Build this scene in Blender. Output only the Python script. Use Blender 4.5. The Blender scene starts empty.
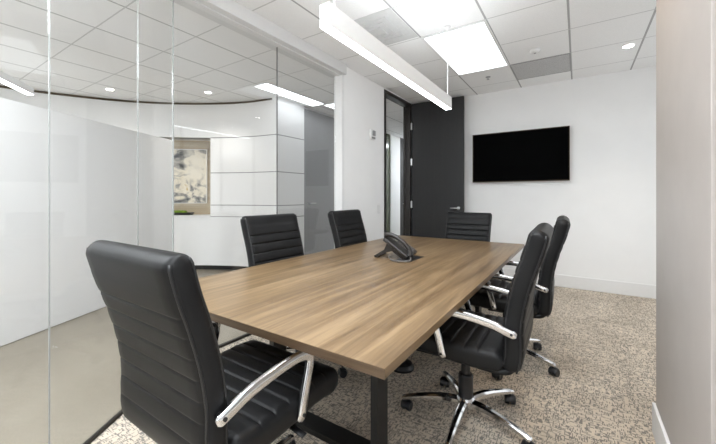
import bpy, bmesh, math, random
from mathutils import Vector, Matrix
random.seed(7)
S = bpy.context.scene
COL = S.collection
PI = math.pi
H = 2.7825                      # ceiling height
GX, GY, G = -1.287, 3.6866, 0.61  # ceiling grid

# ------------------------------------------------------------------ materials
def new_mat(name):
    m = bpy.data.materials.new(name); m.use_nodes = True
    nt = m.node_tree; nt.nodes.clear()
    out = nt.nodes.new('ShaderNodeOutputMaterial')
    b = nt.nodes.new('ShaderNodeBsdfPrincipled')
    nt.links.new(b.outputs[0], out.inputs[0])
    return m, nt, b, out

def N(nt, t, **kw):
    n = nt.nodes.new(t)
    for k, v in kw.items():
        setattr(n, k, v)
    return n

def ramp(nt, fac, stops):
    r = N(nt, 'ShaderNodeValToRGB')
    els = r.color_ramp.elements
    while len(els) < len(stops): els.new(0.5)
    for e, (p, c) in zip(els, stops):
        e.position = p; e.color = (*c, 1)
    nt.links.new(fac, r.inputs[0])
    return r.outputs[0]

def coords(nt, scale=(1, 1, 1), rot=(0, 0, 0), kind='Object'):
    tc = N(nt, 'ShaderNodeTexCoord'); mp = N(nt, 'ShaderNodeMapping')
    mp.inputs['Scale'].default_value = scale; mp.inputs['Rotation'].default_value = rot
    nt.links.new(tc.outputs[kind], mp.inputs[0])
    return mp.outputs[0]

def noise(nt, vec, scale, detail=3, rough=0.55, dist=0.0):
    n = N(nt, 'ShaderNodeTexNoise')
    n.inputs['Scale'].default_value = scale; n.inputs['Detail'].default_value = detail
    n.inputs['Roughness'].default_value = rough; n.inputs['Distortion'].default_value = dist
    nt.links.new(vec, n.inputs['Vector'])
    return n.outputs['Fac']

def math_(nt, op, a, b=None, clamp=False):
    n = N(nt, 'ShaderNodeMath', operation=op); n.use_clamp = clamp
    for i, v in enumerate((a, b)):
        if v is None: continue
        if isinstance(v, (int, float)): n.inputs[i].default_value = v
        else: nt.links.new(v, n.inputs[i])
    return n.outputs[0]

def bump(nt, b, hgt, strength=0.2, dist=0.002):
    bp = N(nt, 'ShaderNodeBump')
    bp.inputs['Strength'].default_value = strength; bp.inputs['Distance'].default_value = dist
    nt.links.new(hgt, bp.inputs['Height']); nt.links.new(bp.outputs[0], b.inputs['Normal'])

def simple(name, col, rough=0.5, metal=0.0, var=0.04, scale=30, bmp=0.0, coat=0.0, spec=None):
    m, nt, b, o = new_mat(name)
    v = coords(nt)
    f = noise(nt, v, scale)
    lo = tuple(c * (1 - var) for c in col); hi = tuple(min(1, c * (1 + var)) for c in col)
    nt.links.new(ramp(nt, f, [(0.3, lo), (0.7, hi)]), b.inputs['Base Color'])
    b.inputs['Roughness'].default_value = rough; b.inputs['Metallic'].default_value = metal
    if coat: b.inputs['Coat Weight'].default_value = coat; b.inputs['Coat Roughness'].default_value = 0.08
    if spec is not None: b.inputs['Specular IOR Level'].default_value = spec
    if bmp: bump(nt, b, f, bmp, 0.001)
    return m

def emis(name, col, strength):
    m, nt, b, o = new_mat(name)
    nt.nodes.remove(b)
    e = N(nt, 'ShaderNodeEmission')
    e.inputs[0].default_value = (*col, 1); e.inputs[1].default_value = strength
    nt.links.new(e.outputs[0], o.inputs[0])
    return m

def mat_glass(name, tint, f0=0.05):
    m, nt, b, o = new_mat(name)
    nt.nodes.remove(b)
    tr = N(nt, 'ShaderNodeBsdfTransparent'); tr.inputs[0].default_value = (*tint, 1)
    gl = N(nt, 'ShaderNodeBsdfGlossy'); gl.inputs['Roughness'].default_value = 0.0
    gl.inputs['Color'].default_value = (1, 1, 1, 1)
    geo = N(nt, 'ShaderNodeNewGeometry')
    dt = N(nt, 'ShaderNodeVectorMath', operation='DOT_PRODUCT')
    nt.links.new(geo.outputs['Normal'], dt.inputs[0]); nt.links.new(geo.outputs['Incoming'], dt.inputs[1])
    c = math_(nt, 'ABSOLUTE', dt.outputs['Value'])
    p = math_(nt, 'POWER', math_(nt, 'SUBTRACT', 1.0, c, True), 5.0)
    fr = math_(nt, 'ADD', math_(nt, 'MULTIPLY', p, 1 - f0), f0, True)
    mx = N(nt, 'ShaderNodeMixShader')
    nt.links.new(fr, mx.inputs[0]); nt.links.new(tr.outputs[0], mx.inputs[1]); nt.links.new(gl.outputs[0], mx.inputs[2])
    nt.links.new(mx.outputs[0], o.inputs[0])
    return m

def mat_carpet():
    m, nt, b, o = new_mat('woven_carpet')
    v0 = coords(nt)
    big = noise(nt, v0, 3.0, 2)
    fine = noise(nt, v0, 260, 2, 0.7)
    sx = N(nt, 'ShaderNodeSeparateXYZ'); nt.links.new(v0, sx.inputs[0])
    def dashes(wx, wy, seed, thr):
        cb = N(nt, 'ShaderNodeCombineXYZ')
        cx = math_(nt, 'FLOOR', math_(nt, 'DIVIDE', sx.outputs[0], wx))
        cy = math_(nt, 'FLOOR', math_(nt, 'DIVIDE', sx.outputs[1], wy))
        nt.links.new(cx, cb.inputs[0]); nt.links.new(cy, cb.inputs[1]); cb.inputs[2].default_value = seed
        wn = N(nt, 'ShaderNodeTexWhiteNoise', noise_dimensions='3D'); nt.links.new(cb.outputs[0], wn.inputs['Vector'])
        return math_(nt, 'LESS_THAN', wn.outputs['Value'], thr)
    d = math_(nt, 'MAXIMUM', dashes(0.0042, 0.018, 1.5, 0.21), dashes(0.018, 0.0042, 2.5, 0.21))
    sl = ramp(nt, math_(nt, 'ADD', math_(nt, 'MULTIPLY', fine, 0.5), math_(nt, 'MULTIPLY', big, 0.5)),
              [(0.35, (0.50, 0.43, 0.345)), (0.52, (0.64, 0.555, 0.455)), (0.66, (0.77, 0.685, 0.57))])
    mx = N(nt, 'ShaderNodeMix', data_type='RGBA')
    nt.links.new(math_(nt, 'MULTIPLY', d, 0.74), mx.inputs[0]); nt.links.new(sl, mx.inputs[6])
    mx.inputs[7].default_value = (0.11, 0.108, 0.11, 1)
    nt.links.new(mx.outputs[2], b.inputs['Base Color'])
    b.inputs['Roughness'].default_value = 0.95; b.inputs['Specular IOR Level'].default_value = 0.1
    bump(nt, b, math_(nt, 'ADD', fine, d), 0.5, 0.003)
    return m

def mat_concrete():
    m, nt, b, o = new_mat('polished_concrete')
    v = coords(nt)
    f = noise(nt, v, 1.6, 5, 0.6)
    c = ramp(nt, f, [(0.3, (0.225, 0.195, 0.152)), (0.7, (0.280, 0.247, 0.195))])
    # faint sawn joints every 1.5 m
    mp = coords(nt, (1 / 1.5, 1 / 1.5, 1), (0, 0, 0.47))
    sx = N(nt, 'ShaderNodeSeparateXYZ'); nt.links.new(mp, sx.inputs[0])
    j = None
    for k in (0, 1):
        fr = math_(nt, 'FRACT', sx.outputs[k])
        ln = math_(nt, 'LESS_THAN', fr, 0.006)
        j = ln if j is None else math_(nt, 'MAXIMUM', j, ln)
    mx = N(nt, 'ShaderNodeMix', data_type='RGBA')
    nt.links.new(math_(nt, 'MULTIPLY', j, 0.35), mx.inputs[0]); nt.links.new(c, mx.inputs[6])
    mx.inputs[7].default_value = (0.28, 0.25, 0.21, 1)
    nt.links.new(mx.outputs[2], b.inputs['Base Color'])
    b.inputs['Roughness'].default_value = 0.32
    return m

def mat_ceiling():
    m, nt, b, o = new_mat('acoustic_ceiling')
    v = coords(nt)
    sx = N(nt, 'ShaderNodeSeparateXYZ'); nt.links.new(v, sx.inputs[0])
    def line(out, off, half):
        t = math_(nt, 'DIVIDE', math_(nt, 'SUBTRACT', out, off), G)
        fr = math_(nt, 'FRACT', math_(nt, 'ADD', t, 50.5))
        dd = math_(nt, 'ABSOLUTE', math_(nt, 'SUBTRACT', fr, 0.5))
        return math_(nt, 'LESS_THAN', dd, half / G)
    lx = line(sx.outputs[0], GX, 0.0085); ly = line(sx.outputs[1], GY, 0.0060)  # lines along Y get a darker grey: angle of the light put into colour
    f = noise(nt, v, 140, 2)
    base = ramp(nt, f, [(0.35, (0.86, 0.86, 0.86)), (0.6, (0.90, 0.90, 0.90))])
    m1 = N(nt, 'ShaderNodeMix', data_type='RGBA'); nt.links.new(lx, m1.inputs[0]); nt.links.new(base, m1.inputs[6]); m1.inputs[7].default_value = (0.42, 0.42, 0.42, 1)
    m2 = N(nt, 'ShaderNodeMix', data_type='RGBA'); nt.links.new(ly, m2.inputs[0]); nt.links.new(m1.outputs[2], m2.inputs[6]); m2.inputs[7].default_value = (0.60, 0.60, 0.60, 1)
    nt.links.new(m2.outputs[2], b.inputs['Base Color'])
    b.inputs['Roughness'].default_value = 0.9; b.inputs['Specular IOR Level'].default_value = 0.15
    return m

def mat_wood(name, c0, c1, c2, axis='Y', rough=0.35, sc=1.0):
    m, nt, b, o = new_mat(name)
    s = {'Y': (15, 0.75, 15), 'Z': (26, 26, 1.1), 'X': (1.1, 26, 26)}[axis]
    v = coords(nt, tuple(k * sc for k in s))
    f1 = noise(nt, v, 1.0, 4, 0.6, 0.6)
    v2 = coords(nt, tuple(k * sc * 5 for k in s))
    f2 = noise(nt, v2, 1.0, 3, 0.6)
    f = math_(nt, 'ADD', math_(nt, 'MULTIPLY', f1, 0.72), math_(nt, 'MULTIPLY', f2, 0.28))
    nt.links.new(ramp(nt, f, [(0.34, c0), (0.50, c1), (0.68, c2)]), b.inputs['Base Color'])
    b.inputs['Roughness'].default_value = rough
    bump(nt, b, f2, 0.06, 0.001)
    return m

def mat_leather():
    m, nt, b, o = new_mat('black_leather')
    v = coords(nt)
    f = noise(nt, v, 220, 3, 0.6)
    g = noise(nt, v, 6, 2)
    nt.links.new(ramp(nt, g, [(0.3, (0.007, 0.007, 0.0075)), (0.7, (0.011, 0.011, 0.0115))]), b.inputs['Base Color'])
    b.inputs['Roughness'].default_value = 0.43
    b.inputs['Specular IOR Level'].default_value = 0.20
    bump(nt, b, f, 0.12, 0.0008)
    return m

def mat_painting():
    m, nt, b, o = new_mat('abstract_ink_painting')
    v = coords(nt, (1.0, 1.0, 1.6), (0, 0.5, 0))
    f = noise(nt, v, 2.6, 6, 0.62, 1.6)
    g = noise(nt, coords(nt, (1, 1, 1), (0.3, 0.2, 0.4)), 1.5, 3, 0.5, 0.6)
    c = ramp(nt, f, [(0.34, (0.06, 0.065, 0.07)), (0.45, (0.30, 0.29, 0.27)), (0.52, (0.72, 0.66, 0.54)), (0.62, (0.80, 0.74, 0.62)), (0.70, (0.55, 0.40, 0.17))])
    mask = ramp(nt, g, [(0.36, (0, 0, 0)), (0.52, (1, 1, 1))])
    mx = N(nt, 'ShaderNodeMix', data_type='RGBA')
    nt.links.new(mask, mx.inputs[0]); mx.inputs[6].default_value = (0.82, 0.77, 0.66, 1); nt.links.new(c, mx.inputs[7])
    nt.links.new(mx.outputs[2], b.inputs['Base Color']); b.inputs['Roughness'].default_value = 0.6
    return m

def mat_perf():
    m, nt, b, o = new_mat('perforated_grey_panel')
    v = coords(nt)
    vo = N(nt, 'ShaderNodeTexVoronoi'); vo.inputs['Scale'].default_value = 90
    nt.links.new(v, vo.inputs['Vector'])
    nt.links.new(ramp(nt, vo.outputs['Distance'], [(0.2, (0.40, 0.40, 0.40)), (0.5, (0.56, 0.56, 0.56))]), b.inputs['Base Color'])
    b.inputs['Roughness'].default_value = 0.7
    return m

def mat_moss():
    m, nt, b, o = new_mat('green_moss')
    f = noise(nt, coords(nt), 60, 4)
    nt.links.new(ramp(nt, f, [(0.3, (0.06, 0.13, 0.008)), (0.7, (0.24, 0.38, 0.03))]), b.inputs['Base Color'])
    b.inputs['Roughness'].default_value = 0.9
    bump(nt, b, f, 0.8, 0.01)
    return m

M = {}
M['white'] = simple('white_wall_paint', (0.87, 0.87, 0.87), 0.75, var=0.012, scale=4, spec=0.25)
M['trim'] = simple('white_trim_paint', (0.80, 0.80, 0.80), 0.45, var=0.01)
M['track'] = simple('painted_track_cover', (0.66, 0.66, 0.66), 0.4, var=0.01)
M['taupe'] = simple('taupe_wall_finish', (0.42, 0.385, 0.36), 0.42, var=0.03, scale=7, spec=0.35)
M['taupe_dark'] = simple('taupe_reveal', (0.34, 0.31, 0.30), 0.5, var=0.03, scale=7, spec=0.35)
M['gloss_white'] = simple('glossy_white_panel', (0.82, 0.82, 0.82), 0.3, var=0.01, scale=3)
M['seam'] = simple('panel_seam', (0.22, 0.22, 0.22), 0.6)
M['black_lam'] = mat_wood('black_door_veneer', (0.011, 0.011, 0.012), (0.013, 0.013, 0.014), (0.016, 0.016, 0.017), 'Z', 0.5)
M['charcoal'] = mat_wood('charcoal_door_veneer', (0.285, 0.285, 0.29), (0.30, 0.30, 0.305), (0.315, 0.315, 0.32), 'Z', 0.5)
M['bronze'] = simple('dark_bronze_frame', (0.014, 0.011, 0.009), 0.4, 0.2)
M['bronze_trim'] = simple('bronze_reveal', (0.085, 0.055, 0.025), 0.5, 0.3)
M['chrome'] = simple('polished_chrome', (0.66, 0.66, 0.67), 0.10, 1.0, var=0.01)
M['satin'] = simple('satin_steel', (0.62, 0.62, 0.63), 0.3, 1.0, var=0.02)
M['leather'] = mat_leather()
M['piping'] = simple('black_piping', (0.010, 0.010, 0.011), 0.38)
M['black_plastic'] = simple('black_plastic', (0.014, 0.014, 0.016), 0.38)
M['rubber'] = simple('dark_caster_nylon', (0.011, 0.012, 0.015), 0.33)
M['black_metal'] = simple('black_powder_coat', (0.010, 0.010, 0.010), 0.42)
M['wood'] = mat_wood('walnut_laminate', (0.095, 0.057, 0.027), (0.190, 0.124, 0.064), (0.315, 0.220, 0.125), 'Y', 0.33)
M['wood_edge_x'] = mat_wood('walnut_edge_band', (0.05, 0.030, 0.016), (0.08, 0.05, 0.028), (0.11, 0.075, 0.045), 'X', 0.4)
M['tan'] = mat_wood('tan_wood_lining', (0.40, 0.33, 0.23), (0.47, 0.395, 0.285), (0.55, 0.47, 0.35), 'X', 0.5, 0.5)
M['carpet'] = mat_carpet()
M['concrete'] = mat_concrete()
M['ceiling'] = mat_ceiling()
M['glass'] = mat_glass('clear_glass', (0.955, 0.957, 0.957), 0.024)
M['glass_edge'] = simple('polished_glass_edge', (0.34, 0.35, 0.345), 0.3)
M['joint_dark'] = simple('grey_silicone_joint', (0.16, 0.16, 0.16), 0.5)
M['green_glass'] = simple('green_tinted_glazing', (0.075, 0.085, 0.05), 0.15)
M['screen'] = simple('black_screen_glass', (0.0008, 0.0008, 0.0009), 0.5, var=0.0, spec=0.02)
M['bezel'] = simple('dark_bronze_bezel', (0.055, 0.035, 0.02), 0.35, 0.5)
M['perf'] = mat_perf()
M['diff'] = simple('grey_diffuser_metal', (0.60, 0.60, 0.60), 0.6)
M['moss'] = mat_moss()
M['paint'] = mat_painting()
M['phone'] = simple('charcoal_phone_plastic', (0.020, 0.0165, 0.0145), 0.28)
M['phone_grey'] = simple('grey_phone_keys', (0.16, 0.15, 0.145), 0.45)
M['phone_disp'] = simple('phone_display', (0.20, 0.20, 0.18), 0.15)
M['device_grey'] = simple('grey_device_plastic', (0.33, 0.33, 0.34), 0.5)
M['em_pend'] = emis('lit_pendant_diffuser', (0.91, 0.962, 1.0), 9.0)
M['em_soft'] = emis('lit_soft_diffuser', (0.91, 0.962, 1.0), 1.7)
M['em_slot'] = emis('lit_slot_diffuser', (0.91, 0.962, 1.0), 2.6)
M['em_fill'] = emis('fill_panel_diffuser', (0.91, 0.962, 1.0), 11.0)  # for the unseen fill panels added over the room
M['em_corr_fill'] = emis('corridor_fill_diffuser', (0.91, 0.962, 1.0), 10.0)  # for the unseen fill panels added over corridor and reception
M['em_down'] = emis('lit_downlight_lens', (1, 0.95, 0.87), 14.0)
M['em_up_fill'] = emis('uplight_fill_lens', (0.91, 0.962, 1.0), 20.0)  # glow of the strip added on top of the pendant
M['em_cove_fill'] = emis('cove_fill_strip', (0.91, 0.962, 1.0), 0.6)  # glow of the strip added on the partition top
M['em_warm'] = emis('lit_warm_lens', (1, 0.80, 0.55), 40.0)

# ------------------------------------------------------------------ mesh helpers
def build(name, bm, mat, parent=None, smooth=False, bevel=0.0, loc=None, rotz=None, segs=2):
    bmesh.ops.recalc_face_normals(bm, faces=bm.faces)
    me = bpy.data.meshes.new(name); bm.to_mesh(me); bm.free()
    o = bpy.data.objects.new(name, me); COL.objects.link(o)
    for mm in (mat if isinstance(mat, (list, tuple)) else [mat]): me.materials.append(mm)
    if smooth:
        for p in me.polygons: p.use_smooth = True
    if bevel:
        md = o.modifiers.new('bevel', 'BEVEL'); md.width = bevel; md.segments = segs
        md.limit_method = 'ANGLE'; md.angle_limit = math.radians(40)
    if parent: o.parent = parent
    if loc: o.location = loc
    if rotz is not None: o.rotation_euler = (0, 0, rotz)
    return o

def box(bm, x0, x1, y0, y1, z0, z1, mi=0):
    vs = [bm.verts.new((x, y, z)) for x in (x0, x1) for y in (y0, y1) for z in (z0, z1)]
    for idx in ((0, 1, 3, 2), (4, 6, 7, 5), (0, 4, 5, 1), (2, 3, 7, 6), (0, 2, 6, 4), (1, 5, 7, 3)):
        f = bm.faces.new([vs[i] for i in idx]); f.material_index = mi
    return vs

def boxm(x0, x1, y0, y1, z0, z1):
    bm = bmesh.new(); box(bm, x0, x1, y0, y1, z0, z1); return bm

def prism(bm, pts, z0, z1):
    a = [bm.verts.new((x, y, z0)) for x, y in pts]; b = [bm.verts.new((x, y, z1)) for x, y in pts]
    n = len(pts)
    bm.faces.new(a[::-1]); bm.faces.new(b)
    for i in range(n): bm.faces.new((a[i], a[(i + 1) % n], b[(i + 1) % n], b[i]))

def lathe(bm, prof, c=(0, 0), n=24):
    rings = []
    for r, z in prof:
        rings.append([bm.verts.new((c[0] + r * math.cos(2 * PI * i / n), c[1] + r * math.sin(2 * PI * i / n), z)) for i in range(n)])
    for a, b in zip(rings, rings[1:]):
        for i in range(n): bm.faces.new((a[i], a[(i + 1) % n], b[(i + 1) % n], b[i]))
    bm.faces.new(rings[0][::-1]); bm.faces.new(rings[-1])

def catmull(pts, per=10):
    P = [Vector(p) for p in pts]
    P = [P[0] * 2 - P[1]] + P + [P[-1] * 2 - P[-2]]
    out = []
    for i in range(1, len(P) - 2):
        for k in range(per):
            t = k / per
            a, b, c, d = P[i - 1], P[i], P[i + 1], P[i + 2]
            out.append(0.5 * ((2 * b) + (c - a) * t + (2 * a - 5 * b + 4 * c - d) * t * t + (3 * b - a - 3 * c + d) * t ** 3))
    out.append(P[-2].copy())
    return out

def tube(bm, pts, section, up=(1, 0, 0), scale=None):
    """sweep a closed 2D section (a along up, b along the in-plane normal) along pts"""
    up = Vector(up); rings = []
    n = len(pts)
    for i, p in enumerate(pts):
        t = (pts[min(i + 1, n - 1)] - pts[max(i - 1, 0)]).normalized()
        u = (up - t * up.dot(t)).normalized(); w = t.cross(u)
        k = scale(i / (n - 1)) if scale else 1.0
        rings.append([bm.verts.new(p + u * (a * k) + w * (b * k)) for a, b in section])
    m = len(section)
    for a, b in zip(rings, rings[1:]):
        for i in range(m): bm.faces.new((a[i], a[(i + 1) % m], b[(i + 1) % m], b[i]))
    bm.faces.new(rings[0][::-1]); bm.faces.new(rings[-1])

def ell(a, b, n=12, p=1.0):
    out = []
    for i in range(n):
        c, s = math.cos(2 * PI * i / n), math.sin(2 * PI * i / n)
        out.append((a * math.copysign(abs(c) ** p, c), b * math.copysign(abs(s) ** p, s)))
    return out

def tag(o, label, cat, group=None):
    o['label'] = label; o['category'] = cat
    if group: o['group'] = group
    return o

def struct(name, bm, mat, parent=None, **kw):
    o = build(name, bm, mat, parent, **kw)
    if not parent: o['kind'] = 'structure'
    return o

def thing(name, label, cat, loc=(0, 0, 0), rotz=0, group=None):
    o = bpy.data.objects.new(name, None); COL.objects.link(o)
    o.location = loc; o.rotation_euler = (0, 0, rotz); o.empty_display_size = 0.1
    return tag(o, label, cat, group)

def dup(root, loc, rotz, label, group=None):
    r = root.copy(); COL.objects.link(r); r.location = loc; r.rotation_euler = (0, 0, rotz); r['label'] = label
    if group: r['group'] = group
    for ch in root.children:
        c = ch.copy(); COL.objects.link(c); c.parent = r
        for g in ch.children:
            d = g.copy(); COL.objects.link(d); d.parent = c
    return r

# ------------------------------------------------------------------ room shell
XA = -2.3265; YB = 5.29
GA = Vector((-2.42, 1.27)); GD = Vector((0.540, -0.842)).normalized()
def B(s, off=0.0):
    nrm = Vector((-GD.y, GD.x))
    p = GA + GD * s + nrm * off
    return (p.x, p.y)

bm = bmesh.new(); box(bm, -8.2, 1.45, -3.6, 11, -0.12, -0.006); struct('floor_corridor', bm, M['concrete'])
bm = bmesh.new()
prism(bm, [(-2.46, YB), (1.3, YB), (1.3, -1.6), B(3.42), B(0), (-2.46, 1.33)], -0.006, 0.0)
struct('floor', bm, M['carpet'])
bm = bmesh.new(); box(bm, -8.2, 1.45, -3.6, 11, H, H + 0.08); struct('ceiling', bm, M['ceiling'])

struct('wall_back', boxm(-2.48, 1.45, YB, YB + 0.15, 0, H), M['white'])
bm = bmesh.new()
WY0, WY1, WZ0, WZ1 = 2.55, 5.10, 0.25, 2.68  # opening for an added window, out of view
box(bm, 1.3, 1.45, 2.28, WY0, 0, H); box(bm, 1.3, 1.45, WY1, YB, 0, H); box(bm, 1.3, 1.45, WY0, WY1, 0, WZ0); box(bm, 1.3, 1.45, WY0, WY1, WZ1, H)
struct('wall_right', bm, M['white'])
def added_window(n, x, y0, y1, z0, z1):  # unseen window, added to let fill light into the room
    wn = struct('window_%d' % n, boxm(x + 0.05, x + 0.06, y0, y1, z0, z1), M['glass'])
    bm = bmesh.new(); f = 0.05
    k = 3
    for i in range(k + 1):
        yy = y0 + (y1 - y0 - f) * i / k; box(bm, x + 0.03, x + 0.08, yy, yy + f, z0, z1)
    box(bm, x + 0.03, x + 0.08, y0, y1, z0, z0 + f); box(bm, x + 0.03, x + 0.08, y0, y1, z1 - f, z1)
    struct('window_frame', bm, M['bronze'], wn)
added_window(8, 1.3, WY0, WY1, WZ0, WZ1)  # added to brighten ceiling, back wall and carpet
added_window(9, 0.40, -1.45, 1.10, WZ0, WZ1)  # added beside the camera to light the near end
bm = bmesh.new()
box(bm, -2.43, XA, 3.20, 4.215, 0, H); box(bm, -2.43, XA, 5.135, YB, 0, H); box(bm, -2.43, XA, 4.215, 5.135, 2.765, H)
struct('wall_left', bm, M['white'])
struct('wall_column', boxm(0.336, 1.45, 1.431, 2.28, 0, H), M['taupe'], bevel=0.004)
bm = bmesh.new()
box(bm, 0.375, 0.55, -1.6, -1.45, 0, H); box(bm, 0.375, 0.55, 1.10, 1.431, 0, H); box(bm, 0.375, 0.55, -1.45, 1.10, 0, WZ0); box(bm, 0.375, 0.55, -1.45, 1.10, WZ1, H)  # wall pieces leave a hole for the second added window
struct('wall_right_near', bm, M['taupe_dark'])
struct('wall_front', boxm(-0.70, 0.55, -1.75, -1.6, 0, H), M['white'])

# baseboards
struct('baseboard_back', boxm(-1.40, 1.3, YB - 0.014, YB, 0, 0.16), M['trim'], bevel=0.003)
struct('baseboard_right', boxm(1.286, 1.3, 2.29, YB - 0.014, 0, 0.16), M['trim'], bevel=0.003)
struct('baseboard_column', boxm(0.322, 0.336, 1.42, 2.295, 0, 0.155), M['trim'], bevel=0.003)
struct('baseboard_right_near', boxm(0.361, 0.375, -1.58, 1.42, 0, 0.155), M['trim'], bevel=0.003)
struct('baseboard_left', boxm(XA, XA + 0.012, 3.23, 4.21, 0, 0.16), M['trim'], bevel=0.003)

# glass wall: straight run along the corridor, then the angled run
HB = 2.660
def pane_box(p, q, z0, z1, th=0.012):
    p, q = Vector(p), Vector(q); d = (q - p).normalized(); n = Vector((-d.y, d.x)) * th / 2
    bm = bmesh.new()
    prism(bm, [tuple(p + n), tuple(q + n), tuple(q - n), tuple(p - n)], z0, z1); return bm
runs = [((-2.42, 1.276), (-2.42, 2.257)), ((-2.42, 2.263), (-2.42, 3.181)), (B(0.006), B(0.372)), (B(0.378), B(0.944)), (B(0.950), B(2.10)), (B(2.106), B(3.40))]
for i, (p, q) in enumerate(runs):
    struct('window_%d' % (i + 1), pane_box(p, q, 0.02, HB + 0.02), M['glass'])
def stick(p, w, z0=0.012, z1=HB, d=0.013):
    bm = bmesh.new(); x, y = p; box(bm, x - d / 2, x + d / 2, y - w / 2, y + w / 2, z0, z1); return bm
struct('trim_1', stick((-2.42, 2.26), 0.006), M['joint_dark'])
struct('trim_2', stick((-2.42, 1.27), 0.008, d=0.008), M['glass_edge'])
struct('trim_3', stick(B(0.375), 0.0045, d=0.0045), M['glass_edge'])
struct('trim_4', stick(B(0.947), 0.0055, d=0.0055), M['glass_edge'])
struct('trim_5', stick(B(2.103), 0.010, d=0.010), M['glass_edge'])
# headers and floor channels
bm = bmesh.new(); box(bm, -2.50, -2.280, 1.22, 3.222, HB, H)
struct('trim_6', bm, M['track'], bevel=0.003)
struct('trim_24', boxm(-2.385, -2.345, 1.24, 3.18, HB - 0.010, HB), M['track'])
bm = bmesh.new()
prism(bm, [B(-0.02, -0.08), B(3.4, -0.08), B(3.4, 0.08), B(-0.02, 0.08)], HB, H); struct('trim_7', bm, M['trim'])
struct('trim_8', boxm(-2.432, -2.408, 1.27, 3.15, 0, 0.02), M['bronze'])
bm = bmesh.new(); prism(bm, [B(0, -0.008), B(3.4, -0.008), B(3.4, 0.008), B(0, 0.008)], 0, 0.02); struct('trim_9', bm, M['bronze'])
# jamb where the glass meets the wall
bm = bmesh.new(); box(bm, -2.435, -2.318, 3.182, 3.200, 0, HB); box(bm, -2.3265, -2.318, 3.200, 3.225, 0, HB)
struct('trim_10', bm, M['trim'], bevel=0.002)

# door frame and the opened leaf
bm = bmesh.new()
box(bm, -2.44, -2.316, 4.215, 4.262, 0, 2.762); box(bm, -2.44, -2.316, 5.088, 5.135, 0, 2.762); box(bm, -2.44, -2.316, 4.262, 5.088, 2.712, 2.762)
box(bm, -2.42, -2.395, 4.262, 4.275, 0, 2.712); box(bm, -2.42, -2.395, 5.075, 5.088, 0, 2.712)
struct('trim_11', bm, M['bronze'], bevel=0.002)
d1 = struct('door_1', boxm(-2.312, -1.452, 5.128, 5.172, 0.008, 2.752), M['black_lam'], bevel=0.002)
d1['label'] = 'tall black flush door standing open against the back wall'
for z in (0.30, 1.09, 1.79, 2.38):
    bm = bmesh.new(); box(bm, -2.314, -2.290, 5.100, 5.127, z - 0.055, z + 0.055)
    for s in (-0.036, 0, 0.036): lathe(bm, [(0.009, z + s - 0.015), (0.009, z + s + 0.015)], (-2.300, 5.112), 10)
    struct('hinge', bm, M['satin'], d1)
bm = bmesh.new()
tube(bm, [Vector((-1.53, 5.127, 1.04)), Vector((-1.53, 5.080, 1.04))], ell(0.011, 0.011), (1, 0, 0))
tube(bm, [Vector((-1.52, 5.083, 1.04)), Vector((-1.58, 5.080, 1.04)), Vector((-1.645, 5.083, 1.038))], ell(0.010, 0.008), (0, 0, 1))
hd = struct('door_handle', bm, M['satin'], d1, smooth=True)
bm = bmesh.new(); lathe(bm, [(0.026, 0), (0.026, 0.008), (0.022, 0.010)], n=20)
bmesh.ops.transform(bm, matrix=Matrix.Translation((-1.53, 5.128, 1.04)) @ Matrix.Rotation(PI / 2, 4, 'X'), verts=bm.verts)
struct('handle_rose', bm, M['satin'], d1)
bm = bmesh.new(); lathe(bm, [(0.018, 0), (0.018, 0.008)], n=20)
bmesh.ops.transform(bm, matrix=Matrix.Translation((-1.53, 5.128, 0.96)) @ Matrix.Rotation(PI / 2, 4, 'X'), verts=bm.verts)
struct('lock_cylinder', bm, M['satin'], d1)

# ------------------------------------------------------------------ corridor and reception beyond the glass
XC = -3.94
Z1, Z2, Z3, Z4 = 0.885, 1.077, 1.611, 2.194
bm = bmesh.new(); box(bm, XC - 0.1, XC, 3.67, 4.30, 0.08, H); struct('wall_corridor_panel', bm, M['gloss_white'])
for i, z in enumerate((Z4, Z3, Z2, Z1)):
    struct('trim_%d' % (12 + i), boxm(XC - 0.003, XC + 0.0015, 3.672, 4.30, z - 0.006, z + 0.006), M['seam'])
d2 = struct('door_2', boxm(XC - 0.06, XC - 0.004, 4.306, 5.24, 0.008, 2.74), M['charcoal'])
bm = bmesh.new()
tube(bm, [Vector((XC - 0.004, 4.42, 1.10)), Vector((XC + 0.05, 4.42, 1.10))], ell(0.011, 0.011), (0, 1, 0))
tube(bm, [Vector((XC + 0.047, 4.41, 1.10)), Vector((XC + 0.05, 4.55, 1.10))], ell(0.010, 0.008), (0, 0, 1))
struct('door_handle', bm, M['satin'], d2, smooth=True)
struct('wall_corridor_dark', boxm(XC - 0.1, XC, 5.246, 6.55, 0, H), M['charcoal'])
bm = bmesh.new(); box(bm, XC - 0.1, XC, 7.5, 8.02, 0, H); box(bm, XC - 0.1, XC, 8.95, 10, 0, H); box(bm, XC - 0.1, XC - 0.06, 4.30, 5.246, 2.745, H)
struct('wall_corridor', bm, M['white'])
bm = bmesh.new(); box(bm, XC - 0.08, XC - 0.03, 6.55, 7.5, 0, H); struct('window_7', bm, M['green_glass'])
d3 = struct('door_3', boxm(XC - 0.06, XC, 8.03, 8.94, 0.008, H - 0.002), M['black_lam'])
bm = bmesh.new()
tube(bm, [Vector((XC, 8.2, 1.02)), Vector((XC + 0.05, 8.2, 1.02))], ell(0.011, 0.011), (0, 1, 0))
tube(bm, [Vector((XC + 0.047, 8.19, 1.02)), Vector((XC + 0.05, 8.34, 1.02))], ell(0.010, 0.008), (0, 0, 1))
struct('door_handle', bm, M['satin'], d3, smooth=True)
struct('wall_corridor_end', boxm(-4.1, -2.3, 10, 10.1, 0, H), M['white'])
struct('wall_corridor_right', boxm(-2.48, -2.36, YB + 0.15, 10, 0, H), M['white'])

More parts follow.
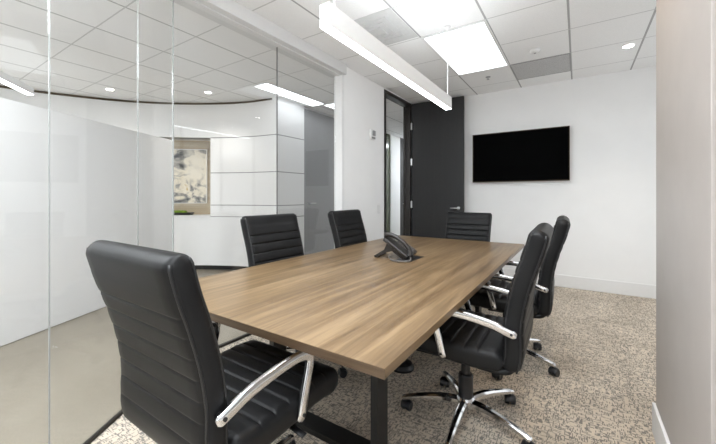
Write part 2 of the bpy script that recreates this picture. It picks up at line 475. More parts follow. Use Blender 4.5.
curve = catmull([(-6.85, -3.0, 0), (-6.90, -1.0, 0), (-6.85, 0.4, 0), (-6.76, 1.15, 0), (-6.5, 1.8, 0), (-6.1, 2.45, 0), (-5.62, 2.93, 0), (-5.1, 3.29, 0), (-4.55, 3.55, 0), (-3.94, 3.672, 0)], 8)
i0, i1 = 5 * 8, 7 * 8
def cnormal(i):
    a, b = curve[max(i - 1, 0)], curve[min(i + 1, len(curve) - 1)]
    t = (b - a).normalized(); return Vector((-t.y, t.x, 0))
def band(idx, z0, z1, front=0.0, back=0.10):
    bm = bmesh.new(); R_ = []
    for i in idx:
        p, n = curve[i], cnormal(i)
        f, g = p + n * front, p + n * back
        R_.append([bm.verts.new((q.x, q.y, z)) for q, z in ((f, z0), (f, z1), (g, z1), (g, z0))])
    for a, b in zip(R_, R_[1:]):
        for k in range(4): bm.faces.new((a[k], a[(k + 1) % 4], b[(k + 1) % 4], b[k]))
    bm.faces.new(R_[0]); bm.faces.new(R_[-1][::-1])
    return bm
allr = list(range(len(curve)))
def band_s(name, idx, z0, z1, mat, front=0.0, back=0.10):
    o = struct(name, band(idx, z0, z1, front, back), mat, smooth=True)
    md = o.modifiers.new('split', 'EDGE_SPLIT'); md.split_angle = math.radians(40)
    return o
band_s('wall_reception_lower', allr, 0.075, Z1, M['gloss_white'])
band_s('wall_reception_upper', allr, Z4, 2.745, M['gloss_white'])
band_s('wall_reception_left', allr[:i0 + 1], Z1, Z4, M['gloss_white'])
band_s('wall_reception_right', allr[i1:], Z1, Z4, M['gloss_white'])
band_s('trim_16', allr, 2.745, H, M['bronze_trim'], 0.02, 0.10)
band_s('trim_17', allr, 0, 0.075, M['black_metal'], 0.05, 0.10)
for k, z in enumerate((Z4, Z3, Z2)):
    band_s('trim_%d' % (18 + k), allr[i1:], z - 0.006, z + 0.006, M['seam'], -0.0015, 0.004)
band_s('trim_21', allr[i1:], Z1 - 0.005, Z1 + 0.005, M['seam'], -0.0015, 0.004)
# niche behind the opening of the curved wall
pL, pR = curve[i0], curve[i1]
ch = (pR - pL).normalized(); cn = Vector((-ch.y, ch.x, 0)); CL = (pR - pL).length
def nich(s, o, z): q = pL + ch * s + cn * o; return Vector((q.x, q.y, z))
nrot = math.atan2(ch.y, ch.x)
def nbox(name, s0, s1, o0, o1, z0, z1, mat, parent=None, st=True, **kw):
    bm = boxm(s0, s1, o0, o1, z0, z1)
    if parent is None and st:
        o = struct(name, bm, mat, loc=(pL.x, pL.y, 0), rotz=nrot, **kw)
    else:
        o = build(name, bm, mat, parent, **kw)
    return o
nbox('wall_niche_back', -0.04, CL + 0.04, 0.33, 0.37, Z1, Z4, M['tan'])
nbox('wall_niche_side', -0.04, 0.0, 0.0, 0.33, Z1, Z4, M['tan'])
nbox('wall_niche_end', CL, CL + 0.035, 0.06, 0.33, Z1, Z4, M['tan'])
nbox('wall_niche_top', 0, CL, 0.0, 0.33, Z4, Z4 + 0.03, M['gloss_white'])
bm = bmesh.new()
pts = [nich(0, 0.33, 0)] + [curve[i] - cnormal(i) * 0.012 for i in range(i0, i1 + 1)] + [nich(CL, 0.33, 0)]
prism(bm, [(p.x, p.y) for p in pts], Z1 - 0.002, Z1 + 0.022); struct('trim_22', bm, M['gloss_white'])

pt = thing('wall_painting', 'cream abstract painting with grey ink swirls hanging in the tan reception niche', 'painting', (nich(0.66, 0.33, 1.57)), nrot)
build('canvas', boxm(-0.49, 0.49, -0.035, -0.002, -0.463, 0.463), M['paint'], pt)
bm = bmesh.new()
for a in ((-0.496, -0.488, -0.469, 0.469), (0.488, 0.496, -0.469, 0.469), (-0.488, 0.488, 0.461, 0.469), (-0.488, 0.488, -0.469, -0.461)):
    box(bm, a[0], a[1], -0.04, -0.001, a[2], a[3])
build('frame', bm, M['trim'], pt)
pl = thing('moss_planter', 'long low dark tray of green moss on the white reception ledge', 'planter', nich(0.63, 0.12, Z1 + 0.022), nrot)
bm = bmesh.new()
vs = box(bm, -0.36, 0.36, -0.075, 0.075, 0, 0.045)
for v in vs:
    if v.co.z < 0.01: v.co.x *= 0.93; v.co.y *= 0.8
build('tray', bm, M['black_metal'], pl, bevel=0.004)
bm = bmesh.new()
for k in range(46):
    x = random.uniform(-0.31, 0.31); y = random.uniform(-0.04, 0.04); r = random.uniform(0.025, 0.04)
    bmesh.ops.create_icosphere(bm, subdivisions=2, radius=r, matrix=Matrix.Translation((x, y, 0.045)) @ Matrix.Diagonal((1.2, 1, 0.95, 1)))
mo = build('moss', bm, M['moss'], pl, smooth=True); mo['kind'] = 'stuff'

# low partition that runs parallel to the angled glass
P0 = Vector((-3.929, 0.67)); PD = Vector((-0.453, 0.891)).normalized(); PN = Vector((-PD.y, PD.x))
a = P0 - PD * 1.6; b_ = P0 + PD * 2.15
bm = bmesh.new(); prism(bm, [tuple(a), tuple(b_), tuple(b_ + PN * 0.14), tuple(a + PN * 0.14)], 0, 2.03)
struct('wall_partition', bm, M['white'])
bm = bmesh.new(); q0, q1 = a + PN * 0.045, b_ + PN * 0.045 - PD * 0.05
prism(bm, [tuple(q0), tuple(q1), tuple(q1 + PN * 0.05), tuple(q0 + PN * 0.05)], 2.03, 2.036)
struct('trim_23', bm, M['em_cove_fill'])  # unseen glowing strip, added to brighten the ceiling outside
# enclosure of the reception, out of the frame
struct('wall_reception_far', boxm(-8.2, -8.1, -3.6, 11, 0, H), M['white'])
struct('wall_reception_front', boxm(-8.2, 1.45, -3.6, -3.5, 0, H), M['white'])
struct('wall_corridor_front', boxm(0.55, 0.65, -3.5, -1.6, 0, H), M['white'])

# ------------------------------------------------------------------ ceiling devices
def troffer(name, x0, x1, y0, y1, label, em, group='recessed ceiling light panels'):
    cx, cy = (x0 + x1) / 2, (y0 + y1) / 2; w, l = (x1 - x0) / 2, (y1 - y0) / 2
    t = thing(name, label, 'ceiling light', (cx, cy, H), 0, group)
    bm = bmesh.new(); f = 0.022
    for a in ((-w, -w + f, -l, l), (w - f, w, -l, l), (-w + f, w - f, -l, -l + f), (-w + f, w - f, l - f, l)):
        box(bm, a[0], a[1], a[2], a[3], -0.010, -0.001)
    build('frame', bm, M['trim'], t)
    bm = bmesh.new(); n = 8     # softly curved lens
    rows = []
    for i in range(n + 1):
        x = -w + f + (2 * w - 2 * f) * i / n; z = -0.004 - 0.006 * math.sin(PI * i / n)
        rows.append([bm.verts.new((x, y, zz)) for y, zz in ((-l + f, z), (l - f, z), (l - f, -0.001), (-l + f, -0.001))])
    for p, q in zip(rows, rows[1:]):
        for k in range(4): bm.faces.new((p[k], p[(k + 1) % 4], q[(k + 1) % 4], q[k]))
    bm.faces.new(rows[0]); bm.faces.new(rows[-1][::-1])
    build('diffuser', bm, em, t, smooth=False)
    return t
troffer('ceiling_light', GX, GX + G, GY - G, GY + G, 'large lit two by four ceiling panel beside the hanging pendant', M['em_soft'], None)
troffer('ceiling_light', GX, GX + G, 0.0266, 0.0266 + 2 * G, 'added fill light panel above the near end of the table, out of view', M['em_fill'], None)  # added out of frame as fill for the table end
troffer('ceiling_light', -0.05, 0.27, -1.3, -0.2, 'added fill light panel over the near corner of the room, out of view', M['em_fill'], None)  # extra fill panel, added out of frame
troffer('ceiling_light', GX + G, GX + 2 * G, 0.0266 - 2 * G, 0.0266, 'added fill light panel behind the viewpoint', M['em_fill'], None)  # another added panel, filling light from behind the camera
troffer('ceiling_light', -3.84, -3.54, 3.12, 4.40, 'narrow lit ceiling panel in the corridor outside the glass', M['em_slot'], None)
troffer('ceiling_light', -3.2, -2.6, 8.2, 9.4, 'added fill light panel far down the corridor, out of view', M['em_corr_fill'], None)  # added where the door hides it, brightens the corridor
troffer('ceiling_light', -3.4, -2.2, -1.9, -0.7, 'added fill light panel over the corridor by the angled glass, out of view', M['em_corr_fill'], None)  # added off to the left to brighten the corridor
troffer('ceiling_light', -3.5, -2.6, -0.5, 0.5, 'added fill light panel over the passage behind the angled glass, out of view', M['em_corr_fill'], None)  # added above the frame to light the partition face
troffer('ceiling_light', -6.1, -5.0, -2.2, -0.4, 'added fill light panel over the reception area, out of view', M['em_corr_fill'], None)  # added out of frame to lift the reception whites

def downlight(x, y, label, em, watts=14, col=(1, 0.93, 0.82), spread=120, r=0.045):
    t = thing('downlight', label, 'downlight', (x, y, H))
    bm = bmesh.new(); lathe(bm, [(r + 0.016, -0.001), (r + 0.014, -0.006), (r, -0.007), (r, -0.001)], n=28); build('trim_ring', bm, M['trim'], t)
    bm = bmesh.new(); lathe(bm, [(r, -0.009), (r * 0.8, -0.010), (0.001, -0.010)][::-1], n=28); build('lens', bm, em, t)
    lp = bpy.data.lights.new('downlight_lamp', 'SPOT'); lp.energy = watts; lp.color = col; lp.spot_size = math.radians(spread); lp.spot_blend = 0.8; lp.shadow_soft_size = 0.04
    lo = bpy.data.objects.new('downlight_lamp', lp); COL.objects.link(lo); lo.parent = t; lo.location = (0, 0, -0.02)
    return t
downlight(0.437, 4.422, 'small round recessed downlight in the ceiling at right, near the back wall', M['em_down'], 22, spread=84)
downlight(0.17, 1.95, 'round recessed downlight above the taupe column', M['em_warm'], 20, (1, 0.80, 0.58))
downlight(-5.68, 2.075, 'small round downlight outside, above the left partition', M['em_down'])
downlight(-4.62, 2.941, 'small round downlight outside, in front of the curved panel wall', M['em_down'])

t = thing('air_diffuser', 'grey square air diffuser in the ceiling beside the pendant light', 'air vent', (GX - G / 2, GY - 1.5 * G - 0.03, H))
h_ = G / 2 - 0.012
build('back_plate', boxm(-h_, h_, -h_, h_, -0.006, -0.001), M['diff'], t)
for k, r in enumerate((0.20, 0.14, 0.08)):
    bm = bmesh.new(); w = 0.018
    for a in ((-r, -r + w, -r, r), (r - w, r, -r, r), (-r + w, r - w, -r, -r + w), (-r + w, r - w, r - w, r)): box(bm, a[0], a[1], a[2], a[3], -0.012 - 0.003 * k, -0.006)
    build('louver', bm, M['diff'], t)
t = thing('return_grille', 'grey perforated return air panel in the ceiling above the television', 'air vent', (GX + 1.5 * G, GY + 1.5 * G, H))
build('perforated_panel', boxm(-h_, h_, -h_, h_, -0.005, -0.001), M['perf'], t)
bm = bmesh.new(); w = G / 2 - 0.006
for a in ((-w, -h_, -w, w), (h_, w, -w, w), (-h_, h_, -w, -h_), (-h_, h_, h_, w)): box(bm, a[0], a[1], a[2], a[3], -0.008, -0.001)
build('frame', bm, M['device_grey'], t)
t = troffer('ceiling_light', -3.64, -3.03, 4.42, 5.03, 'square louvred light panel in the corridor ceiling past the narrow light', M['em_slot'], None)
bm = bmesh.new()
for k in range(1, 6):
    p = -0.283 + 0.566 * k / 6
    box(bm, p - 0.004, p + 0.004, -0.283, 0.283, -0.020, -0.0115); box(bm, -0.283, 0.283, p - 0.004, p + 0.004, -0.0195, -0.012)
build('louver', bm, M['device_grey'], t)
t = thing('sprinkler_head', 'small chrome sprinkler head in the ceiling before the back wall', 'sprinkler', (-0.98, 4.58, H))
bm = bmesh.new(); lathe(bm, [(0.032, -0.001), (0.028, -0.007), (0.012, -0.008)], n=20); build('escutcheon', bm, M['device_grey'], t)
bm = bmesh.new(); lathe(bm, [(0.008, -0.008), (0.007, -0.03), (0.018, -0.032), (0.018, -0.034)], n=16); build('deflector', bm, M['device_grey'], t)
t = thing('smoke_detector', 'round white detector on the ceiling beside the grey return panel', 'smoke detector', (-0.382, 4.01, H))
bm = bmesh.new(); lathe(bm, [(0.055, -0.001), (0.055, -0.012), (0.048, -0.026), (0.03, -0.034)], n=24); build('housing', bm, M['trim'], t, smooth=False)
bm = bmesh.new(); lathe(bm, [(0.012, -0.034), (0.010, -0.038)], n=14); build('sensor', bm, M['device_grey'], t)

# pendant
px0, px1 = -1.030, -0.972; zb, zt = 2.028, 2.137
t = thing('pendant_light', 'long slim white linear pendant light hanging above the table', 'pendant light', ((px0 + px1) / 2, 2.14, zt))
cxp = (px0 + px1) / 2; hw = (px1 - px0) / 2; y0, y1 = 1.233 - 2.14, 3.05 - 2.14
bm = bmesh.new()
prof = [(-hw, zb - zt), (-hw, 0), (hw, 0), (hw, zb - zt), (hw - 0.004, zb - zt), (hw - 0.004, zb - zt + 0.006), (-hw + 0.004, zb - zt + 0.006), (-hw + 0.004, zb - zt)]
a = [bm.verts.new((x, y0, z)) for x, z in prof]; b = [bm.verts.new((x, y1, z)) for x, z in prof]
for i in range(8): bm.faces.new((a[i], a[(i + 1) % 8], b[(i + 1) % 8], b[i]))
bm.faces.new(a[::-1]); bm.faces.new(b)
build('housing', bm, M['trim'], t)
build('diffuser', boxm(-hw + 0.0045, hw - 0.0045, y0 + 0.003, y1 - 0.003, zb - zt - 0.001, zb - zt + 0.005), M['em_pend'], t)
build('added_uplight', boxm(-hw + 0.006, hw - 0.006, y0 + 0.06, y1 - 0.06, 0.0, 0.002), M['em_up_fill'], t)  # upward strip added to brighten the ceiling, hidden from below
for y in (y0 + 0.075, y1 - 0.03):
    bm = bmesh.new(); lathe(bm, [(0.0028, -0.003), (0.0028, H - zt - 0.002)], (0, y), 8)
    cb = build('cable', bm, M['trim'], t)
    bm = bmesh.new(); lathe(bm, [(0.012, H - zt - 0.03), (0.03, H - zt - 0.012), (0.03, H - zt - 0.001)], (0, y), 18)
    build('canopy', bm, M['trim'], cb)
    bm = bmesh.new(); lathe(bm, [(0.007, 0.0), (0.007, 0.02), (0.003, 0.03)], (0, y), 10)
    build('gripper', bm, M['satin'], cb)

# a second slim pendant beyond the partition, at the left edge of the view
t = thing('pendant_light', 'thin lit linear pendant light outside at the left, above the white partition', 'pendant light', (-4.86, 1.05, 2.30), math.atan2(-0.6, 0.8))
build('housing', boxm(0, 2.0, -0.032, 0.032, 0.004, 0.075), M['trim'], t)
build('diffuser', boxm(0.003, 1.997, -0.029, 0.029, -0.001, 0.004), M['em_pend'], t)
for x in (0.70, 1.35):
    bm = bmesh.new(); lathe(bm, [(0.0028, 0.073), (0.0028, H - 2.302)], (x, 0), 8); cb = build('cable', bm, M['trim'], t)
    bm = bmesh.new(); lathe(bm, [(0.012, H - 2.33), (0.03, H - 2.312), (0.03, H - 2.301)], (x, 0), 18); build('canopy', bm, M['trim'], cb)

# ------------------------------------------------------------------ wall devices
tv = thing('television', 'black flat screen television mounted on the white back wall', 'television', (-0.7165, 5.24, 1.795))
TW, TH = 0.6275, 0.3625
build('screen', boxm(-TW + 0.009, TW - 0.009, -0.010, 0.0, -TH + 0.012, TH - 0.009), M['screen'], tv)
bm = bmesh.new()
for a in ((-TW, -TW + 0.009, -TH, TH), (TW - 0.009, TW, -TH, TH), (-TW + 0.009, TW - 0.009, TH - 0.009, TH), (-TW + 0.009, TW - 0.009, -TH, -TH + 0.012)):
    box(bm, a[0], a[1], -0.013, 0.008, a[2], a[3])
build('bezel', bm, M['bezel'], tv)
bm = boxm(-TW + 0.03, TW - 0.03, 0.001, 0.028, -TH + 0.03, TH - 0.03); build('back_cover', bm, M['black_plastic'], tv)
build('wall_mount', boxm(-0.2, 0.2, 0.028, 0.05, -0.15, 0.15), M['black_metal'], tv)

t = thing('wall_alarm', 'small white and grey alarm device high on the left wall beside the door', 'alarm', (XA, 3.87, 2.055))
build('housing', boxm(0.0, 0.030, -0.055, 0.055, -0.065, 0.065), M['trim'], t, bevel=0.004)
build('lens', boxm(0.030, 0.046, -0.035, 0.035, -0.02, 0.05), M['device_grey'], t, bevel=0.006)
build('speaker_slot', boxm(0.030, 0.033, -0.045, 0.045, -0.058, -0.035), M['seam'], t)
t = thing('light_switch', 'white light switch plate on the left wall beside the door frame', 'light switch', (XA, 4.06, 1.04))
build('plate', boxm(0.0, 0.006, -0.04, 0.04, -0.06, 0.06), M['trim'], t, bevel=0.002)
build('rocker', boxm(0.006, 0.011, -0.017, 0.017, -0.033, 0.033), M['gloss_white'], t, bevel=0.002)

# ------------------------------------------------------------------ conference table
TX0, TX1, TY0, TY1 = -1.879, -0.452, 0.824, 3.743
tc = ((TX0 + TX1) / 2, (TY0 + TY1) / 2)
tb = thing('conference_table', 'long rectangular walnut conference table with black steel bases', 'table', (tc[0], tc[1], 0))
hx, hy = (TX1 - TX0) / 2, (TY1 - TY0) / 2
build('tabletop', boxm(-hx + 0.0015, hx - 0.0015, -hy + 0.0015, hy - 0.0015, 0.709, 0.74), M['wood'], tb, bevel=0.0012)
for ya, yb in ((-hy, -hy + 0.0012), (hy - 0.0012, hy)):
    build('edge_band', boxm(-hx, hx, ya, yb, 0.709, 0.7392), M['wood_edge_x'], tb)
for yy, nm in ((1.35, 'near'), (3.20, 'far')):
    y = yy - tc[1]; xl, xr = -1.455 - tc[0], -0.752 - tc[0]
    build('foot_bar', boxm(xl, xr, y - 0.05, y + 0.05, 0.0, 0.03), M['black_metal'], tb, bevel=0.002)
    build('top_bar', boxm(xl, xr, y - 0.05, y + 0.05, 0.679, 0.709), M['black_metal'], tb, bevel=0.002)
    for x in (xl, xr - 0.036):
        build('leg', boxm(x, x + 0.036, y - 0.05, y + 0.05, 0.03, 0.679), M['black_metal'], tb, bevel=0.002)
build('cable_column', boxm(-1.27 - tc[0], -0.83 - tc[0], 2.47 - tc[1], 2.60 - tc[1], 0.0, 0.70), M['black_metal'], tb, bevel=0.003)
build('rail', boxm(-1.13 - tc[0], -1.07 - tc[0], 1.40 - tc[1], 3.15 - tc[1], 0.665, 0.705), M['black_metal'], tb)
# cable hatch in the top
bm = bmesh.new(); box(bm, -1.165 - tc[0], -1.030 - tc[0], 2.25 - tc[1], 2.53 - tc[1], 0.7395, 0.7415)
hatch = build('cable_hatch', bm, M['black_plastic'], tb, bevel=0.0006)

t = thing('floor_box', 'low round black floor power box under the middle of the table', 'floor outlet', (-1.05, 2.17, 0))
bm = bmesh.new(); lathe(bm, [(0.085, 0.0), (0.085, 0.012), (0.07, 0.035), (0.03, 0.045)], n=28); build('cover', bm, M['black_plastic'], t)
bm = bmesh.new(); lathe(bm, [(0.022, 0.045), (0.018, 0.052)], n=18); build('cap', bm, M['black_metal'], t)

# ------------------------------------------------------------------ desk phone (local: front at -y, handset on its left = -x)
ph = thing('desk_phone', 'black desk phone with handset standing on the table over the cable hatch', 'telephone', (-1.190, 2.395, 0.7416), PI / 2 + 0.13)
ph.scale = (1.13, 1.13, 1.13)
ang = math.radians(35)
def slab(x0, x1, v0, v1, n0, n1, bv=None):
    bm = boxm(x0, x1, v0, v1, n0, n1)
    bmesh.ops.transform(bm, matrix=Matrix.Translation((0, -0.095, 0.018)) @ Matrix.Rotation(ang, 4, 'X'), verts=bm.verts)
    return bm
build('body', slab(-0.11, 0.125, 0.0, 0.205, -0.012, 0.014), M['phone'], ph, bevel=0.006)
bm = bmesh.new()
for x in (-0.085, 0.06):
    prof = [(-0.08, 0), (-0.055, 0), (0.02, 0.052), (0.06, 0.040), (0.145, 0), (0.155, 0.010), (0.078, 0.058), (0.055, 0.105), (0.035, 0.098), (-0.08, 0.012)]
    a = [bm.verts.new((x, y, z)) for y, z in prof]; b = [bm.verts.new((x + 0.03, y, z)) for y, z in prof]
    bm.faces.new(a); bm.faces.new(b[::-1])
    for i in range(10): bm.faces.new((a[i], b[i], b[(i + 1) % 10], a[(i + 1) % 10]))
box(bm, -0.085, 0.09, 0.125, 0.148, 0.0005, 0.010)
build('stand', bm, M['phone'], ph, bevel=0.002)
build('display', slab(-0.02, 0.105, 0.135, 0.192, 0.014, 0.016), M['phone_disp'], ph)
kp = build('keypad', slab(-0.03, 0.112, 0.012, 0.128, 0.014, 0.0165), M['phone'], ph, bevel=0.001)
for r in range(5):
    for c in range(5):
        build('key', slab(-0.024 + c * 0.027, -0.005 + c * 0.027, 0.018 + r * 0.022, 0.031 + r * 0.022, 0.0165, 0.021), M['phone_grey'], kp, bevel=0.001)
def pp(x, v, n): return Vector((x, -0.095 + v * math.cos(ang) - n * math.sin(ang), 0.018 + v * math.sin(ang) + n * math.cos(ang)))
bm = bmesh.new()
hp = catmull([pp(-0.072, -0.004, 0.018), pp(-0.072, 0.015, 0.040), pp(-0.072, 0.06, 0.056), pp(-0.072, 0.105, 0.060), pp(-0.072, 0.15, 0.056), pp(-0.072, 0.195, 0.042), pp(-0.072, 0.215, 0.020)], 6)
tube(bm, hp, ell(0.024, 0.017, 14, 0.7), (1, 0, 0), lambda t: 0.72 + 0.42 * abs(2 * t - 1) ** 2.2)
hs = build('handset', bm, M['phone'], ph, smooth=True)
bm = bmesh.new()
cord = catmull([pp(-0.072, -0.006, 0.012), Vector((-0.10, -0.118, 0.010)), Vector((-0.155, -0.125, 0.006)), Vector((-0.190, -0.085, 0.006)), Vector((-0.175, -0.02, 0.006)), Vector((-0.13, 0.02, 0.012)), Vector((-0.090, 0.035, 0.014))], 8)
coil = []
L = len(cord)
for i in range(L * 6 - 5):
    k = i / 6; j = min(int(k), L - 2); p = cord[j].lerp(cord[j + 1], k - j)
    th = i * 0.9; coil.append(p + Vector((math.cos(th) * 0.003, math.sin(th) * 0.002, math.sin(th) * 0.004 + 0.003)))
tube(bm, coil, ell(0.0034, 0.0034, 6), (0.1, 0.2, 1))
build('cord', bm, M['phone_grey'], ph, smooth=True)

# ------------------------------------------------------------------ chairs
def cushion(prof, width, thick, grooves, gd=0.007, endr=0.035, wend=0.02, wtop=None, per=14, cr=0.028, rearflat=True):
    """prof: centre line points (y, z); returns bmesh of a padded panel with cross channels"""
    pts = catmull([(0, y, z) for y, z in prof], per)
    A = [0.0]
    for p, q in zip(pts, pts[1:]): A.append(A[-1] + (q - p).length)
    L = A[-1]
    def at(a):
        for i in range(len(A) - 1):
            if A[i + 1] >= a: break
        return pts[i].lerp(pts[i + 1], (a - A[i]) / max(1e-9, A[i + 1] - A[i]))
    stations = set()
    n = 56
    for i in range(n + 1): stations.add(round(L * i / n, 5))
    for k in range(1, 8): stations.add(round(endr * (1 - math.cos(k * PI / 16)), 5)); stations.add(round(L - endr * (1 - math.cos(k * PI / 16)), 5))
    for g in grooves:
        for d in (-0.012, -0.007, -0.0035, 0, 0.0035, 0.007, 0.012): stations.add(round(g * L + d, 5))
    st = sorted(s for s in stations if 0 <= s <= L)
    gl = sorted(g * L for g in grooves)
    bm = bmesh.new(); rings = []
    for a in st:
        p = at(a); t = (at(min(L, a + 0.004)) - at(max(0, a - 0.004))).normalized()
        nrm = Vector((0, -t.z, t.y))
        e = min(a, L - a)
        k = 1.0 if e >= endr else math.sqrt(max(0.0, 1 - (1 - e / endr) ** 2))
        hh = thick / 2 * max(k, 0.06)
        w = width(a / L) / 2 - wend * (1 - k)
        gr = sum(math.exp(-((a - g) / 0.0042) ** 2) for g in gl) * gd
        puff = 0.0
        if gl and gl[0] - 0.03 < a < gl[-1] + 0.07:
            ds = min(abs(a - g) for g in gl); puff = 0.0035 * min(1, ds / 0.025)
        ring = []
        r = min(cr, hh * 0.95)
        m = 12
        top = []
        for i in range(5):
            an = PI / 2 * i / 4
            top.append((w - r + r * math.cos(an), hh - r + r * math.sin(an), i / 4))
        face = [(w - r - (2 * (w - r)) * i / m, hh, 1.0) for i in range(1, m)]
        left = [(-x, y, f) for x, y, f in top[::-1]]
        up = top + face + left
        full = up + [(x, -y, f) for x, y, f in up[::-1]]
        for x, y, f in full:
            edge = min(1.0, (w - abs(x)) / 0.035)
            s = 1 if y > 0 else -1
            q = 0.4 if y > 0 and rearflat else 1.0
            y2 = y - s * q * gr * f * (0.35 + 0.65 * edge) + s * q * puff * edge * f + s * 0.004 * k * edge * f
            v = p + nrm * y2; ring.append(bm.verts.new((x, v.y, v.z)))
        rings.append(ring)
    m = len(rings[0])
    for a, b in zip(rings, rings[1:]):
        for i in range(m): bm.faces.new((a[i], a[(i + 1) % m], b[(i + 1) % m], b[i]))
    bm.faces.new(rings[0][::-1]); bm.faces.new(rings[-1])
    return bm, at, L

BACK = [(-0.252, 0.440), (-0.268, 0.50), (-0.270, 0.57), (-0.270, 0.65), (-0.286, 0.76), (-0.315, 0.87), (-0.345, 0.96), (-0.365, 1.03), (-0.376, 1.078)]
SEATP = [(-0.235, 0.474), (-0.12, 0.466), (0.02, 0.470), (0.14, 0.480), (0.23, 0.476), (0.285, 0.450)]

def make_chair(label):
    t = thing('office_chair', label, 'chair', (0, 0, 0), 0, 'black leather chairs around the table')
    wb = lambda u: 0.530 - 0.010 * math.sin(PI * u)
    bm, at, L = cushion(BACK, wb, 0.076, [0.16, 0.26, 0.36, 0.46, 0.56, 0.66, 0.755])
    bk = build('backrest', bm, M['leather'], t, smooth=True)
    # welt piping down both rear edges
    for s in (-1, 1):
        for face in (-1, 1):
            pts = []
            for i in range(41):
                a = L * (0.02 + 0.955 * i / 40)
                p = at(a); tt = (at(min(L, a + 0.004)) - at(max(0, a - 0.004))).normalized(); n = Vector((0, -tt.z, tt.y))
                e = L - a; k = 1.0 if e > 0.035 else math.sqrt(max(0, 1 - (1 - e / 0.035) ** 2))
                pts.append(Vector((s * (wb(a / L) / 2 - 0.0085 - 0.012 * (1 - k)), 0, 0)) + p + n * (face * 0.0298 * max(k, 0.3)))
            bm = bmesh.new(); tube(bm, pts, ell(0.004, 0.004, 8), (1, 0, 0)); build('piping', bm, M['piping'], bk, smooth=True)
    bm, at2, L2 = cushion(SEATP, lambda u: 0.535, 0.092, [0.22, 0.34, 0.46, 0.58, 0.70, 0.82], gd=0.005, endr=0.043, rearflat=False)
    build('seat', bm, M['leather'], t, smooth=True)
    bm = bmesh.new()      # shell corner that carries the seat into the back
    pp_ = catmull([(0, -0.10, 0.434), (0, -0.17, 0.430), (0, -0.225, 0.432), (0, -0.260, 0.447), (0, -0.278, 0.49)], 6)
    tube(bm, pp_, ell(0.258, 0.018, 24, 0.35), (1, 0, 0)); build('shell', bm, M['leather'], t, smooth=True)
    for s in (-1, 1):
        bm = bmesh.new(); x = s * 0.279
        path = catmull([(x, -0.288, 0.616), (x, -0.245, 0.629), (x, -0.185, 0.648), (x, -0.10, 0.662), (x, -0.02, 0.669), (x, 0.045, 0.668), (x, 0.080, 0.652), (x, 0.082, 0.620), (x, 0.066, 0.560), (x, 0.050, 0.500), (x, 0.036, 0.440)], 8)
        tube(bm, path, ell(0.010, 0.0185, 16, 0.55), (1, 0, 0), lambda u: 1 - 0.55 * max(0, 1 - u / 0.035) ** 2 - 0.5 * max(0, (u - 0.97) / 0.03) ** 2); ar = build('armrest', bm, M['chrome'], t, smooth=True)
        for y, z in ((-0.268, 0.622), (0.044, 0.462)):
            bm = bmesh.new()
            tube(bm, [Vector((s * 0.250, y, z)), Vector((s * 0.285, y, z))], ell(0.011, 0.011, 12), (0, 0, 1))
            tube(bm, [Vector((s * 0.2850, y, z)), Vector((s * 0.292, y, z))], ell(0.006, 0.006, 10), (0, 0, 1))
            build('bolt', bm, M['black_metal'], ar)
    bm = bmesh.new(); box(bm, -0.11, 0.11, -0.13, 0.14, 0.400, 0.425); box(bm, -0.065, 0.065, -0.10, 0.12, 0.355, 0.402)
    me = build('mechanism', bm, M['black_metal'], t, bevel=0.008)
    bm = bmesh.new(); tube(bm, [Vector((0.06, 0.05, 0.385)), Vector((0.20, 0.06, 0.388)), Vector((0.235, 0.06, 0.380))], ell(0.006, 0.006, 8), (0, 0, 1))
    tube(bm, [Vector((0.215, 0.06, 0.386)), Vector((0.275, 0.06, 0.376))], ell(0.014, 0.006, 10), (0, 1, 0))
    build('lever', bm, M['black_plastic'], me, smooth=True)
    bm = bmesh.new(); lathe(bm, [(0.039, 0.095), (0.039, 0.245), (0.035, 0.252)], n=24); lathe(bm, [(0.024, 0.25), (0.024, 0.36)], n=20)
    build('gas_lift', bm, M['black_plastic'], t)
    bm = bmesh.new(); lathe(bm, [(0.036, 0.072), (0.048, 0.080), (0.050, 0.118), (0.042, 0.130), (0.034, 0.132)], n=28); build('base_hub', bm, M['chrome'], t)
    for k in range(5):
        a = 2 * PI * k / 5; c, s = math.cos(a), math.sin(a)
        bm = bmesh.new()
        path = [Vector((r * c, r * s, z)) for r, z in ((0.035, 0.106), (0.09, 0.112), (0.15, 0.110), (0.21, 0.103), (0.275, 0.092), (0.33, 0.080), (0.345, 0.074))]
        sec = [(-0.021, -0.013), (-0.019, 0.004), (-0.010, 0.013), (0.010, 0.013), (0.019, 0.004), (0.021, -0.013)]
        tube(bm, catmull(path, 4), [(p, q) for p, q in sec], (-s, c, 0), lambda u: 1.12 - 0.48 * u)
        lg = build('leg', bm, M['chrome'], t, smooth=True)
        md = lg.modifiers.new('split', 'EDGE_SPLIT'); md.split_angle = math.radians(35)
        # twin-wheel caster hanging under the tip
        bm = bmesh.new(); ca = a + 0.9 + k * 1.7
        cc, cs = math.cos(ca), math.sin(ca); ctr = Vector((0.328 * c, 0.328 * s, 0.0)) + Vector((cc, cs, 0)) * 0.012
        ax = Vector((-cs, cc, 0))
        for w in (-1, 1):
            tube(bm, [ctr + ax * (w * 0.006) + Vector((0, 0, 0.026)), ctr + ax * (w * 0.010) + Vector((0, 0, 0.026)), ctr + ax * (w * 0.024) + Vector((0, 0, 0.026)), ctr + ax * (w * 0.028) + Vector((0, 0, 0.026))], ell(0.026, 0.026, 18), (0, 0, 1), lambda u: 0.90 if u in (0.0, 1.0) else 1.0)
        hood = [ctr + Vector((0, 0, 0.026)) + Vector((cc * math.cos(q), cs * math.cos(q), math.sin(q))) * 0.029 for q in [PI * j / 10 for j in range(11)]]
        tube(bm, hood, ell(0.023, 0.003, 8), ax)
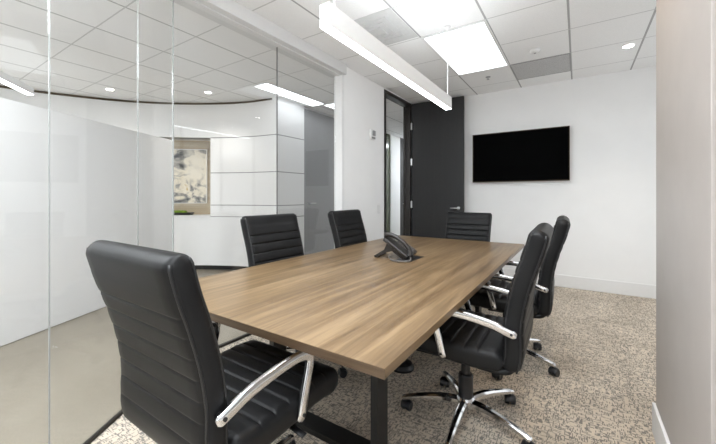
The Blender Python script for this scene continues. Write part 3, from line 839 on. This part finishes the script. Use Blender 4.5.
        tube(bm, [Vector((0.328 * c, 0.328 * s, 0.045)), Vector((0.328 * c, 0.328 * s, 0.082))], ell(0.008, 0.008, 10), (1, 0, 0))
        build('caster', bm, M['rubber'], lg, smooth=True).modifiers.new('split', 'EDGE_SPLIT').split_angle = math.radians(40)
    return t
CH = make_chair('large black leather office chair at the near end, its back turned to us')
def spin(root, ang):            # the base swivels freely under the seat
    for o in root.children:
        if o.name.split('.')[0] == 'leg': o.rotation_euler = (0, 0, ang - root.rotation_euler.z)
R_ = math.radians
CH.location = (-1.085, 0.825, 0)
spots = [(-0.515, 1.86, PI / 2 + 0.02, 56, 'black leather office chair on the right of the table, nearer one, whole chrome base showing'),
         (-0.455, 2.73, PI / 2 + 0.03, 55, 'black leather office chair on the right of the table, farther one, mostly hidden'),
         (-1.672, 1.83, -PI / 2 - 0.02, 0, 'black leather office chair on the left, nearer one, before the curved white wall'),
         (-1.672, 2.86, -PI / 2 + 0.02, 20, 'black leather office chair on the left, farther one, before the glass jamb'),
         (-1.10, 3.74, PI, 30, 'black leather office chair at the far end, before the black door')]
chairs = [dup(CH, (x, y, 0), rz, lb) for x, y, rz, a, lb in spots]
bpy.context.view_layer.update()
for c_, sp in zip(chairs, spots): spin(c_, R_(sp[3]))
spin(CH, R_(100))
for o in chairs[4].children:      # the chair at the far end is set a little lower on its gas lift
    if o.name.split('.')[0] in ('seat', 'backrest', 'shell', 'armrest', 'mechanism'): o.location.z = -0.05

# ------------------------------------------------------------------ world, camera
w = bpy.data.worlds.new('world'); S.world = w; w.use_nodes = True
w.node_tree.nodes['Background'].inputs[0].default_value = (0.95, 0.98, 1.0, 1)
w.node_tree.nodes['Background'].inputs[1].default_value = 0.85

cam = bpy.data.cameras.new('camera'); co = bpy.data.objects.new('camera', cam); COL.objects.link(co)
cam.sensor_fit = 'HORIZONTAL'; cam.sensor_width = 36.0
cam.lens = 334.13 / 716 * 36.0
cam.shift_y = (196.15 - 222) / 716
cam.shift_x = 0.0
cam.clip_start = 0.02
co.location = (0, 0, 1.2252); co.rotation_euler = (PI / 2, 0, 0.582)
S.camera = co
S.view_settings.view_transform = 'Standard'; S.view_settings.look = 'None'
S.view_settings.exposure = 1.05; S.view_settings.gamma = 1.0; S.view_settings.use_curve_mapping = False
S.cycles.max_bounces = 14; S.cycles.diffuse_bounces = 8; S.cycles.glossy_bounces = 6; S.cycles.transparent_max_bounces = 16
S.cycles.sample_clamp_indirect = 8.0
S.cycles.use_denoising = True
